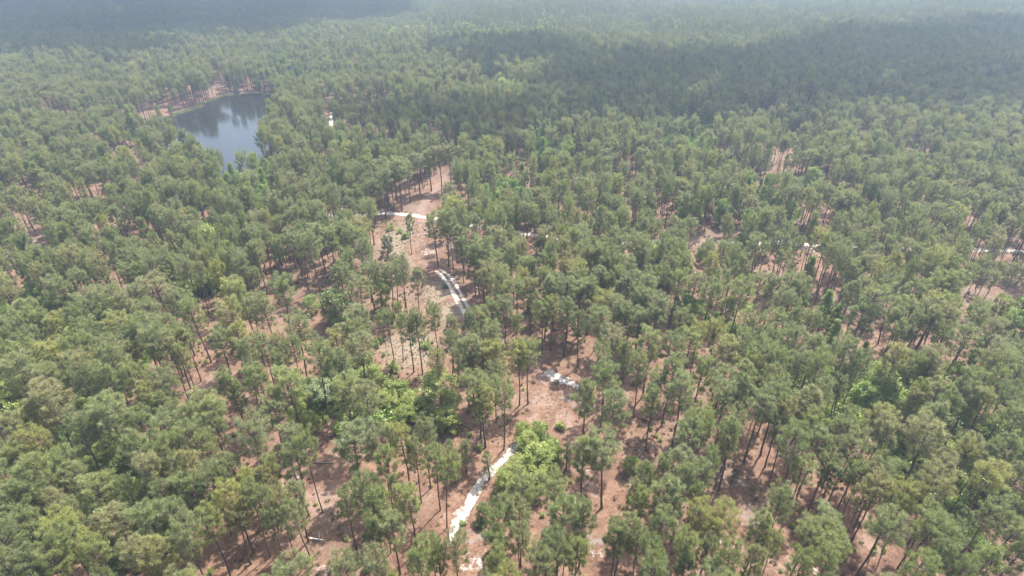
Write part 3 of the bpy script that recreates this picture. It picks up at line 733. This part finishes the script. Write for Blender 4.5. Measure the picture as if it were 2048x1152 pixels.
# ------------------------------------------------------------------ leafy trees and shrubs out of the photograph: px, py (crown centre), radius px, shape, tint, label
for i, (px, py, pr, shp, tint, label) in enumerate(LEAFY):
    h0, r0 = {'round': (9.0, 3.3), 'cone': (13.0, 2.6), 'airy': (10.0, 3.0)}[shp]
    depth = float(project(*ground(px, py, 5))[2])
    rad = pr * depth / FPX
    hh = {'round': 2.1 * rad + 1.2, 'cone': 5.0 * rad, 'airy': 3.3 * rad}[shp]
    if label.startswith('round lime'):
        hh = 10.5
    p = ground(px, py, hh * 0.52)
    k = 1.25 if tint == 'lime' else 1.12
    plant('leafy_tree', broad_model(shp, i % len(BS[shp]), tint), (p[0], p[1], 0), float(rng.uniform(0, 6.28)), (rad / r0 * k, rad / r0 * k, hh / h0 * (0.5 + 0.5 * k)), label, 'leafy tree', 'leafy trees among the pines')

SHRUBS = [(1045, 857, 10, 'lime', 'pale lime shrub at the top of the sandy track'), (1123, 852, 13, 'lime', 'lone lime-green shrub on the clearing floor'),
          (752, 684, 12, 'green', 'green shrub at the left of the grassy clearing'), (850, 688, 12, 'green', 'green shrub between the two tall clearing pines and the track'),
          (960, 1050, 13, 'dark', 'dark shrub on the sand edge at the lower track'), (1010, 1015, 12, 'green', 'green shrub right of the lower sandy track'),
          (728, 985, 11, 'dark', 'dark shrub in the shade of the big pine'), (960, 895, 10, 'green', 'green shrub left of the white sand bend'),
          (405, 798, 11, 'green', 'small green shrub on the pink soil strip'), (1115, 765, 5, 'lime', 'tiny shrub at the edge of the white sand streak'),
          (890, 572, 7, 'dark', 'dark low shrub beside the wheel ruts'), (778, 455, 9, 'lime', 'green shrub in the upper clearing'), (800, 462, 7, 'lime', 'smaller green shrub in the upper clearing'),
          (812, 470, 10, 'green', 'upright green shrub at the foot of the lone clearing pine'), (785, 735, 14, 'green', 'olive shrub at the head of the scrubby slope'),
          (1105, 885, 12, 'lime', 'lime shrub behind the lime clump'), (1090, 850, 9, 'lime', 'small lime shrub above the lime clump'), (720, 1120, 12, 'dark', 'dark shrub beside the bottom sand'),
          (925, 1045, 8, 'green', 'small green shrub in the litter left of the sand')]
for i, (px, py, pr, tint, label) in enumerate(SHRUBS):
    depth = float(project(*ground(px, py, 1))[2])
    rad = pr * depth / FPX
    p = ground(px, py, rad * 0.7)
    plant('shrub', broad_model('shrub', i % 3, tint), (p[0], p[1], 0), float(rng.uniform(0, 6.28)), (rad / 1.6, rad / 1.6, rad * 1.45 / 2.4), label, 'shrub', 'shrubs of the clearings')

# single trees with a look of their own
p = ground(775, 512, 6.5)
plant('pine_tree', DARK_PINE, (p[0], p[1], 0), 0.4, (1, 1, 1), 'dark dense bushy pine standing in the upper clearing', 'pine tree', 'pines of the open stand')
p = ground(817, 448, 12.5)
plant('pine_tree', PINES[4], (p[0], p[1], 0), 1.1, (0.72, 0.72, 0.94), 'lone slender pine on the bare floor of the upper clearing', 'pine tree', 'pines of the open stand')
for i, (px, py, lb) in enumerate([(900, 908, 'young slim pine nearest the dark litter left of the track'), (910, 938, 'young slim pine left of the track, lowest of four'),
                                  (931, 918, 'young slim pine left of the track, third of four'), (978, 932, 'young slim pine standing at the edge of the white sand'),
                                  (1134, 915, 'slim dark young pine left of the two tall pines')]):
    p = ground(px, py, 4.2)
    plant('young_pine', YOUNG_PINE, (p[0], p[1], 0), 1.3 * i, (1, 1, 1 + 0.08 * (i % 3)), lb, 'young pine', 'young pines by the sandy track')
p = ground(612, 82, 8)
plant('dead_pine', parts('dead_pine', PM_SHAPE[0], RUST, BARK), (p[0], p[1], 0), 0, (1.15, 1.15, 1), 'rust-brown dead pine in the forest beyond the pond', 'dead tree', None)

def log(name, a, b, ra, rb, za, zb, mat, label, stubs=0, seed=0):
    r = np.random.default_rng(seed)
    A, B = np.r_[ground(*a)[:2], za], np.r_[ground(*b)[:2], zb]
    m = [A + (B - A) * t + r.normal(0, 0.05, 3) * (0 < t < 1) for t in (0, 0.25, 0.5, 0.75, 1)]
    e = link(name, None, None, tuple(A * [1, 1, 0]))
    tag(e, label, 'log' if 'log' in name or 'trunk' in name else 'dead tree')
    v, f = tube(np.array(m) - A * [1, 1, 0], np.linspace(ra, rb, 5), 8, 0)
    f.append(tuple(range(7, -1, -1)))
    link('trunk', make_mesh('log', v, f, [mat], smooth=True), e)
    for i in range(stubs):
        t = r.uniform(0.3, 0.9); o = A + (B - A) * t - A * [1, 1, 0]
        d = unit(r.normal(size=3) * [1, 1, 0.3] + [0, 0, 0.7]) * r.uniform(0.6, 1.5)
        v, f = tube([o, o + d * 0.5, o + d], [0.06, 0.045, 0.02], 5, 0)
        link('branch_stub', make_mesh('stub', v, f, [mat]), e)
log('fallen_log', (620, 1078), (645, 1081), 0.20, 0.12, 0.19, 0.13, BLEACHED, 'bleached white log lying on pink soil under thin pines', 2, 1)
log('fallen_log', (917, 846), (955, 864), 0.18, 0.09, 0.18, 0.10, GREYBARK, 'grey fallen trunk on red litter below the lime-green tree', 2, 2)
log('fallen_log', (628, 926), (668, 927), 0.18, 0.10, 0.18, 0.12, GREYBARK, 'thin grey log on pink soil behind the big shaded pine', 1, 3)
log('fallen_log', (848, 340), (862, 331), 0.20, 0.12, 0.2, 0.14, BLEACHED, 'pale fallen trunk among red-floored pines above the road', 1, 4)
log('dead_snag', (1617, 507), (1616, 507), 0.24, 0.10, 0.0, 4.6, BLEACHED, 'bleached broken snag standing beside the sandy road', 3, 5)
log('fallen_log', (1619, 497), (1630, 506), 0.20, 0.12, 0.2, 0.14, BLEACHED, 'bleached log lying beside the broken snag', 0, 6)
log('fallen_log', (1275, 915), (1298, 892), 0.14, 0.07, 0.14, 0.10, GREYBARK, 'thin fallen pole on pale sand behind the two tall pines', 1, 7)

# ------------------------------------------------------------------ the rest of the forest
def collection(name):
    return bpy.data.collections.new(name)

def scatter(name, xy, rot, scl, idx, col, label, cat=None, z=None):
    """one object whose points carry copies of the models in col"""
    n = len(xy)
    me = bpy.data.meshes.new(name)
    me.vertices.add(n)
    me.vertices.foreach_set('co', np.c_[xy, np.zeros(n) if z is None else z].astype(np.float32).ravel())
    for nm, typ, arr in (('rot', 'FLOAT_VECTOR', np.c_[rng.normal(0, 0.028, (n, 2)), rot]), ('scl', 'FLOAT_VECTOR', scl)):
        a = me.attributes.new(nm, typ, 'POINT'); a.data.foreach_set('vector', np.asarray(arr, np.float32).ravel())
    a = me.attributes.new('pick', 'INT', 'POINT'); a.data.foreach_set('value', np.asarray(idx, np.int32))
    o = link(name, me)
    tag(o, label, cat, None, 'stuff')
    ng = bpy.data.node_groups.new(name, 'GeometryNodeTree')
    ng.interface.new_socket('Geometry', in_out='INPUT', socket_type='NodeSocketGeometry')
    ng.interface.new_socket('Geometry', in_out='OUTPUT', socket_type='NodeSocketGeometry')
    N = ng.nodes.new
    gi, go, ins, ci = N('NodeGroupInput'), N('NodeGroupOutput'), N('GeometryNodeInstanceOnPoints'), N('GeometryNodeCollectionInfo')
    ci.inputs['Collection'].default_value = col
    ci.inputs['Separate Children'].default_value = True
    ci.inputs['Reset Children'].default_value = True
    ins.inputs['Pick Instance'].default_value = True
    L = ng.links.new
    L(gi.outputs[0], ins.inputs['Points']); L(ci.outputs[0], ins.inputs['Instance']); L(ins.outputs[0], go.inputs[0])
    for nm, typ, sock in (('rot', 'FLOAT_VECTOR', 'Rotation'), ('scl', 'FLOAT_VECTOR', 'Scale'), ('pick', 'INT', 'Instance Index')):
        na = N('GeometryNodeInputNamedAttribute'); na.data_type = typ
        na.inputs['Name'].default_value = nm
        L(na.outputs[0], ins.inputs[sock])
    o.modifiers.new('copies', 'NODES').node_group = ng
    return o

# models of the far forest (names sort in this order)
FC = collection('forest_models')
for i, sh in enumerate(PM_SHAPE):
    whole(f'pine_model_{i:02d}', sh, PINE, BARK, FC)                                      # 0..7
for i in range(4):                                                                        # 8..11 light models for the distance
    whole(f'pine_model_{8 + i:02d}', pine_shape(81 + i, 0.45, 3.2, ('round', 'tall', 'round', 'flat')[i], 26, 1900, 0.85, 0.24), PINE, BARK, FC)
for i in range(2):                                                                        # 12..13 slim plantation pines
    whole(f'pine_model_{12 + i:02d}', pine_shape(91 + i, 0.25, 2.3, 'cone', 34, 1900, 0.8, 0.22), PINE, BARK, FC)
BC = collection('leafy_models')
for i, (sh, m) in enumerate([(BS['round'][0], LIME), (BS['round'][1], GREEN), (BS['round'][2], GREEN), (BS['cone'][0], GREEN), (BS['round'][0], DARKLEAF)]):
    whole(f'leafy_model_{i:02d}', sh, m, GREYBARK, BC)                                     # 0..4
for i, m in enumerate([LIME, GREEN]):
    whole(f'leafy_model_{5 + i:02d}', broad_shape(95 + i, 9.0, 3.3, 'round', 50, 1300, 0.66), m, GREYBARK, BC)   # 5..6 distance
UC = collection('undergrowth_models')
for i, m in enumerate([GREEN, DARKLEAF, LIME]):
    whole(f'undergrowth_model_{i:02d}', shrub_shape(101 + i, 2.0, 1.5, 520, 0.27), m, GREYBARK, UC)
whole('undergrowth_model_03', shrub_shape(105, 0.8, 0.8, 220, 0.16), BROWN, GREYBARK, UC)
whole('undergrowth_model_04', shrub_shape(106, 0.6, 0.7, 220, 0.14), BROWN, GREYBARK, UC)

def tuft_shape(seed):
    r = np.random.default_rng(seed)
    n = 60
    c = np.c_[r.normal(0, 0.22, (n, 2)), np.zeros(n)]
    d = unit(np.c_[r.normal(0, 0.5, (n, 2)), np.ones(n)])
    return blades(c, d, r.uniform(0.25, 0.6, n), r.uniform(0.03, 0.07, n), r), ([], []), None
GC = collection('grass_models')
for i in range(2):
    whole(f'grass_model_{i:02d}', tuft_shape(111 + i), GRASS, GRASS, GC)

# glades: no trees where the photo shows open floor (photo px on the ground)
GLADES = [
 [(720, 545), (738, 480), (770, 440), (690, 436), (690, 424), (790, 420), (838, 398), (872, 352), (905, 318), (935, 322), (925, 350), (897, 395), (868, 425), (866, 470), (872, 512), (893, 540), (950, 632),
  (905, 655), (868, 625), (800, 612), (715, 600)],
 [(575, 585), (640, 548), (695, 575), (665, 625), (600, 615)],
 [(1255, 492), (1380, 462), (1500, 484), (1480, 512), (1390, 525), (1275, 506)],
 [(1560, 494), (1700, 492), (1860, 482), (1880, 500), (1760, 516), (1600, 532), (1520, 534)],
 [(1910, 612), (1980, 562), (2060, 590), (2060, 640)],
 [(190, 472), (225, 458), (232, 480), (195, 488)], [(45, 480), (75, 478), (132, 545), (95, 562), (50, 515)],
 [(425, 192), (428, 172), (452, 170), (458, 188)], [(1520, 560), (1530, 530), (1600, 540), (1590, 575)], [(640, 340), (665, 330), (670, 365), (640, 370)],
 [(190, 370), (215, 355), (220, 378), (195, 385)], [(590, 335), (640, 330), (640, 352), (600, 360)],
]
GL = [[tuple(ground(x, y)[:2]) for x, y in g_] for g_ in GLADES]
LEAFZ = [  # photo px at crown height, share of leafy trees, tint choice
 ([(950, 168), (1000, 148), (1058, 165), (1045, 190), (960, 180)], 0.95, 0), ([(860, 20), (960, 38), (1110, 28), (1130, 62), (1050, 66), (960, 70), (880, 60)], 0.40, 0),
 ([(640, 95), (700, 58), (880, 28), (905, 80), (760, 105), (720, 92)], 0.28, 0), ([(1060, 255), (1140, 275), (1140, 320), (1085, 330)], 0.95, 1), ([(975, 362), (1050, 338), (1075, 385), (1000, 415)], 0.85, 1),
 ([(1335, 215), (1415, 240), (1470, 305), (1400, 318), (1325, 290)], 0.85, 1), ([(560, 120), (690, 112), (690, 160), (550, 165)], 0.55, 1), ([(408, 430), (462, 438), (450, 485), (405, 485)], 0.85, 0),
 ([(440, 325), (560, 335), (530, 410), (470, 395)], 0.5, 1), ([(1535, 22), (1670, 25), (1665, 72), (1555, 82)], 0.3, 0), ([(430, 318), (545, 318), (535, 362), (445, 372)], 0.6, 1),
 ([(1270, 40), (1400, 20), (1420, 60), (1300, 80)], 0.22, 0), ([(1550, 80), (1660, 88), (1600, 110), (1480, 112)], 0.3, 0), ([(300, 0), (1000, -30), (900, 20), (300, 60)], 0.14, 1), ([(560, 395), (600, 430), (540, 470), (480, 470)], 0.12, 1),
]
CONEZ = [(860, 95), (1000, 70), (1340, 100), (1700, 60), (2100, 20), (2100, -60), (700, -60), (840, 30)]

def hexgrid(x0, x1, y0, y1, s, jit, seed):
    r = np.random.default_rng(seed)
    nx, ny = int((x1 - x0) / s) + 1, int((y1 - y0) / (s * 0.87)) + 1
    X, Y = np.meshgrid(np.arange(nx), np.arange(ny))
    X = x0 + (X + 0.5 * (Y % 2)) * s; Y = y0 + Y * s * 0.87
    q = np.c_[X.ravel(), Y.ravel()].astype(float)
    return q + r.uniform(-jit, jit, q.shape) * s

def visible(q, margin=90, zc=13.0):
    px, py, d = project(q[:, 0], q[:, 1], zc)
    return (d > 5) & (px > -margin) & (px < 2048 + margin)

marked = np.array([(r_[4], r_[5]) for r_ in pine_rows])
def clear_of(q, pts, dist):
    out = np.ones(len(q), bool)
    for i in range(0, len(q), 4000):
        d2 = ((q[i:i + 4000, None, :] - pts[None]) ** 2).sum(-1)
        out[i:i + 4000] = d2.min(1) > dist ** 2
    return out

NEAR_Y = 572                                             # crown rows below this photo line were picked by hand
A = hexgrid(-420, 420, 20, 520, 5.35, 0.47, 1)
B = hexgrid(-1500, 1500, 520, 1900, 6.0, 0.45, 2)
allp = np.concatenate([A, B])
px, py, dep = project(allp[:, 0], allp[:, 1], 13.0)
ok = visible(allp) & ((py < NEAR_Y) | (py > 1150) | (px < -12) | (px > 2060))
gx, gy = allp[:, 0], allp[:, 1]
for g_ in GL:
    ok &= ~in_poly(gx, gy, g_)
ok &= ~in_poly(gx, gy, [tuple(p) for p in bank_out])
for n_, tpx, w, m, z in TRACKS:                           # keep trunks off the sand
    c = np.array([ground(x, y)[:2] for x, y in tpx])
    for a, b in zip(c[:-1], c[1:]):
        t = np.clip(((gx - a[0]) * (b[0] - a[0]) + (gy - a[1]) * (b[1] - a[1])) / (np.sum((b - a) ** 2)), 0, 1)
        ok &= np.hypot(gx - a[0] - t * (b[0] - a[0]), gy - a[1] - t * (b[1] - a[1])) > max(w) * 0.5 + 0.6
ok &= ~over_open(px, py, 2.6 * FPX / np.maximum(dep, 1))
gap = vnoise(gx, gy, 24, 3) * 0.6 + vnoise(gx, gy, 9, 4) * 0.4
ok &= (gap > np.where(dep < 520, 0.33, 0.2))
allp, px, py, dep = allp[ok], px[ok], py[ok], dep[ok]
ok = clear_of(allp, marked, 3.4)
allp, px, py, dep = allp[ok], px[ok], py[ok], dep[ok]
share, tint = np.full(len(allp), 0.045), np.ones(len(allp), int)
clump = vnoise(allp[:, 0], allp[:, 1], 55, 21) * 0.65 + vnoise(allp[:, 0], allp[:, 1], 18, 22) * 0.35
share = np.where(clump > 0.70, 0.38, share)
for poly, s_, t_ in LEAFZ:
    k = in_poly(px, py, poly)
    share[k] = s_; tint[k] = t_
leafy = rng.uniform(size=len(allp)) < share
cone = in_poly(px, py, CONEZ)
far = dep > 620
# pines
q = allp[~leafy]; fq = far[~leafy]; cq = cone[~leafy]; n = len(q)
idx = np.where(fq, np.where(cq & (rng.uniform(size=n) < 0.8), rng.integers(12, 14, n), rng.integers(8, 12, n)), rng.integers(0, 8, n))
sx = rng.normal(0.80, 0.15, n).clip(0.45, 1.25) * np.where(fq, 1.1, 1.0)
sz = rng.normal(1.08, 0.12, n).clip(0.65, 1.35)
yg = rng.uniform(size=n) < 0.13
stand = vnoise(q[:, 0], q[:, 1], 170, 31)
sz = sz * np.where(fq, np.where(stand > 0.58, 0.80, np.where(stand < 0.36, 1.16, 1.0)), 1.0)
sz = np.where(yg, sz * rng.uniform(0.5, 0.8, n), sz); sx = np.where(yg, sx * 0.72, sx)
mp_ = np.array([(r_[4], r_[5], r_[6], r_[3], r_[7]) for r_ in mid_pines])
q = np.concatenate([q, mp_[:, :2]])
sr = mp_[:, 2] / np.array([PM_RAD[int(i)] for i in mp_[:, 4]]) * 0.92
scl = np.concatenate([np.c_[sx, sx, sz], np.c_[sr, sr, mp_[:, 3] / 17.0]])
idx = np.concatenate([idx, mp_[:, 4].astype(int)])
scatter('pine_forest', q, rng.uniform(0, 6.28, len(q)), scl, idx, FC, 'grey-green pine forest reaching from the open stand to the haze')
# leafy trees beyond
q = allp[leafy]; fq = far[leafy]; tq = tint[leafy]; n = len(q)
idx = np.where(fq, np.where(tq == 0, 5, 6), np.where(tq == 0, 0, rng.integers(1, 4, n)))
s_ = rng.normal(1.05, 0.2, n).clip(0.6, 1.5)
scatter('leafy_forest', q, rng.uniform(0, 6.28, n), np.c_[s_, s_, s_ * rng.uniform(0.95, 1.35, n)], idx, BC, 'bright-green leafy trees scattered through the far pine forest')

# undergrowth: green thickets under the dense stands, brown brush on the litter elsewhere
THICK = [[(-60, 575), (160, 600), (310, 640), (330, 720), (200, 800), (300, 900), (420, 1000), (360, 1100), (150, 1180), (-80, 1180)],
         [(1420, 640), (1560, 690), (1650, 760), (1740, 735), (1900, 760), (2110, 680), (2110, 1180), (1985, 1180), (1905, 1060), (1790, 960), (1690, 860), (1600, 880), (1540, 820)],
         [(580, 800), (690, 720), (740, 740), (840, 800), (870, 850), (700, 880), (590, 870)], [(1000, 890), (1110, 850), (1120, 920), (1090, 980), (1010, 980)],
         [(330, 590), (400, 540), (450, 520), (440, 585), (360, 620)], [(420, 330), (570, 330), (530, 480), (400, 490)]]
TH = [[tuple(ground(x, y)[:2]) for x, y in g_] for g_ in THICK]
u = hexgrid(-260, 260, 40, 330, 2.0, 0.48, 5)
u = u[visible(u, 60, 1.0)]
u = u[~in_poly(u[:, 0], u[:, 1], [tuple(cen_ + (p - cen_) * 1.02) for p in pond_out])]
inside = np.zeros(len(u), bool)
for g_ in TH:
    inside |= in_poly(u[:, 0], u[:, 1], g_)
nz = vnoise(u[:, 0], u[:, 1], 11, 7)
ok = (inside & (nz > 0.22) & (rng.uniform(size=len(u)) < 0.8)) | (~inside & (vnoise(u[:, 0], u[:, 1], 7, 9) > 0.45) & (rng.uniform(size=len(u)) < 0.6))
qx, qy, _ = project(u[:, 0], u[:, 1], 0.0)
for poly in OPEN[:4]:
    ok &= ~(in_poly(qx, qy, poly) & (rng.uniform(size=len(u)) < 0.85))
for n_, tpx, w, m, z in TRACKS:
    c = np.array([ground(x, y)[:2] for x, y in tpx])
    for a, b in zip(c[:-1], c[1:]):
        t = np.clip(((u[:, 0] - a[0]) * (b[0] - a[0]) + (u[:, 1] - a[1]) * (b[1] - a[1])) / (np.sum((b - a) ** 2)), 0, 1)
        ok &= np.hypot(u[:, 0] - a[0] - t * (b[0] - a[0]), u[:, 1] - a[1] - t * (b[1] - a[1])) > max(w) * 0.5 + 0.3
u, inside = u[ok], inside[ok]
n = len(u)
idx = np.where(inside, rng.choice([0, 0, 0, 1, 2, 2], n), rng.choice([3, 4, 4, 3, 3, 0, 2], n))
s_ = np.where(inside, rng.uniform(0.6, 1.5, n) * np.where(rng.uniform(size=n) < 0.15, 1.7, 1.0), rng.uniform(0.4, 1.1, n)) * np.where(~inside & (idx < 3), 0.5, 1)
scatter('undergrowth', u, rng.uniform(0, 6.28, n), np.c_[s_, s_, s_ * rng.uniform(0.8, 1.3, n)], idx, UC, 'green and brown undergrowth on the forest floor between trunks')

# grass tufts on the open floor and round the pond
u = hexgrid(-170, 200, 55, 330, 1.15, 0.5, 6)
u = u[visible(u, 20, 0.0)]
k = vnoise(u[:, 0], u[:, 1], 6, 12) * 0.6 + vnoise(u[:, 0], u[:, 1], 15, 13) * 0.4
GR = [[(1090, 780), (1150, 800), (1135, 870), (1090, 860)], [(760, 440), (860, 440), (870, 520), (760, 530)], [(760, 640), (900, 680), (880, 740), (770, 740)], [(840, 560), (930, 630), (900, 650), (850, 620)]]
ing = np.zeros(len(u), bool)
for g_ in GR:
    ing |= in_poly(u[:, 0], u[:, 1], [tuple(ground(x, y)[:2]) for x, y in g_])
ok = (ing & (k > 0.40)) | (k > 0.66)
u = u[ok]
u = u[~in_poly(u[:, 0], u[:, 1], [tuple(p) for p in pond_out])]
po = np.array(pond_out)
bank = np.concatenate([po + rng.normal(0, 1.6, po.shape) for _ in range(10)])
bank = bank[~in_poly(bank[:, 0], bank[:, 1], [tuple(p) for p in pond_out])]
u = np.concatenate([u, bank])
s_ = np.concatenate([rng.uniform(0.35, 0.8, len(u) - len(bank)), rng.uniform(1.6, 3.4, len(bank))])
scatter('grass', u, rng.uniform(0, 6.28, len(u)), np.c_[s_, s_, s_], rng.integers(0, 2, len(u)), GC, 'thin yellow-green grass tufts on clearings and pond bank')

# ------------------------------------------------------------------ clouds above, whose shadows darken the far forest
def cloud_material():
    t = NT('cloud_vapour')
    pv = t.n('ShaderNodeVolumePrincipled')
    pv.inputs['Color'].default_value = (0.97, 0.97, 0.98, 1)
    pv.inputs['Density'].default_value = 0.32
    t.l(pv.outputs[0], t.out.inputs['Volume'])
    return t.m
CLOUD = cloud_material()
def icosphere():
    import bmesh
    bm = bmesh.new(); bmesh.ops.create_icosphere(bm, subdivisions=3, radius=1.0)
    v = np.array([q.co[:] for q in bm.verts]); f = [tuple(q.index for q in p.verts) for p in bm.faces]
    bm.free()
    return v, f
ICO = icosphere()
def cloud(px_poly, alt, step, seed):
    r = np.random.default_rng(seed)
    poly = [tuple(ground(x, y, 13.0)[:2]) for x, y in px_poly]
    P = np.array(poly)
    qs = hexgrid(P[:, 0].min(), P[:, 0].max(), P[:, 1].min(), P[:, 1].max(), step, 0.35, seed)
    qs = qs[in_poly(qs[:, 0], qs[:, 1], poly)]
    sh = np.array(SUN_DIR[:2]) / SUN_DIR[2] * (alt - 13.0)
    v, f = [], []
    seg_a, seg_b = P, np.roll(P, -1, 0)
    for c in qs:
        rad = step * r.uniform(0.62, 0.85)
        tt = np.clip(((c - seg_a) * (seg_b - seg_a)).sum(1) / ((seg_b - seg_a) ** 2).sum(1), 0, 1)
        edge = np.linalg.norm(seg_a + tt[:, None] * (seg_b - seg_a) - c, axis=1).min()
        flat = 0.55 * float(np.clip(edge / (2.2 * step), 0.22, 1.0))   # thin towards the rim
        b = ICO[0] * (1 + 0.25 * (vnoise(ICO[0][:, 0] * 3 + c[0], ICO[0][:, 1] * 3 + c[1], 1.0, seed)[:, None] - 0.5)) * [rad, rad, rad * flat] + [c[0] + sh[0], c[1] + sh[1], alt + r.uniform(-10, 25)]
        n = len(v) * len(ICO[0])
        v.append(b); f += [tuple(i + n for i in q) for q in ICO[1]]
    o = link('cloud', make_mesh('cloud', np.concatenate(v), f, [CLOUD]))
    rm = o.modifiers.new('one_skin', 'REMESH')           # the puffs grow together into one closed skin
    rm.mode, rm.voxel_size = 'VOXEL', step * 0.11
    tag(o, None, None, None, 'stuff')
cloud([(-160, 100), (60, 116), (240, 112), (380, 88), (480, 76), (600, 64), (700, 44), (840, 20), (840, -25), (400, -40), (-160, -40)], 700, 70, 1)
cloud([(1190, 95), (1330, 112), (1450, 104), (1560, 92), (1700, 66), (1850, 48), (2150, 30), (2200, 215), (2000, 212), (1850, 230), (1700, 226), (1560, 234), (1440, 246), (1250, 256), (1120, 262),
       (1090, 190), (1100, 140)], 700, 34, 2)
cloud([(880, 90), (960, 74), (1080, 66), (1180, 95), (1100, 140), (900, 140)], 700, 30, 3)
cloud([(690, 215), (740, 198), (880, 203), (1090, 195), (1120, 262), (1000, 285), (860, 285), (730, 260)], 700, 22, 4)

# ------------------------------------------------------------------ haze: one closed box of even air round camera and forest
hz = NT('haze_air')
pv = hz.n('ShaderNodeVolumePrincipled')
pv.inputs['Color'].default_value = (0.32, 0.40, 0.53, 1)
pv.inputs['Density'].default_value = 0.00050
pv.inputs['Anisotropy'].default_value = 0.35
hz.l(pv.outputs[0], hz.out.inputs['Volume'])
X, Y0, Y1, Z0, Z1 = 5100.0, -5100.0, 5100.0, -1.5, 104.0
hv = [(-X, Y0, Z0), (X, Y0, Z0), (X, Y1, Z0), (-X, Y1, Z0), (-X, Y0, Z1), (X, Y0, Z1), (X, Y1, Z1), (-X, Y1, Z1)]
tag(link('haze', make_mesh('haze', hv, [(0, 3, 2, 1), (4, 5, 6, 7), (0, 1, 5, 4), (1, 2, 6, 5), (2, 3, 7, 6), (3, 0, 4, 7)], [hz.m])), 'pale blue haze over the far forest', None, None, 'stuff')
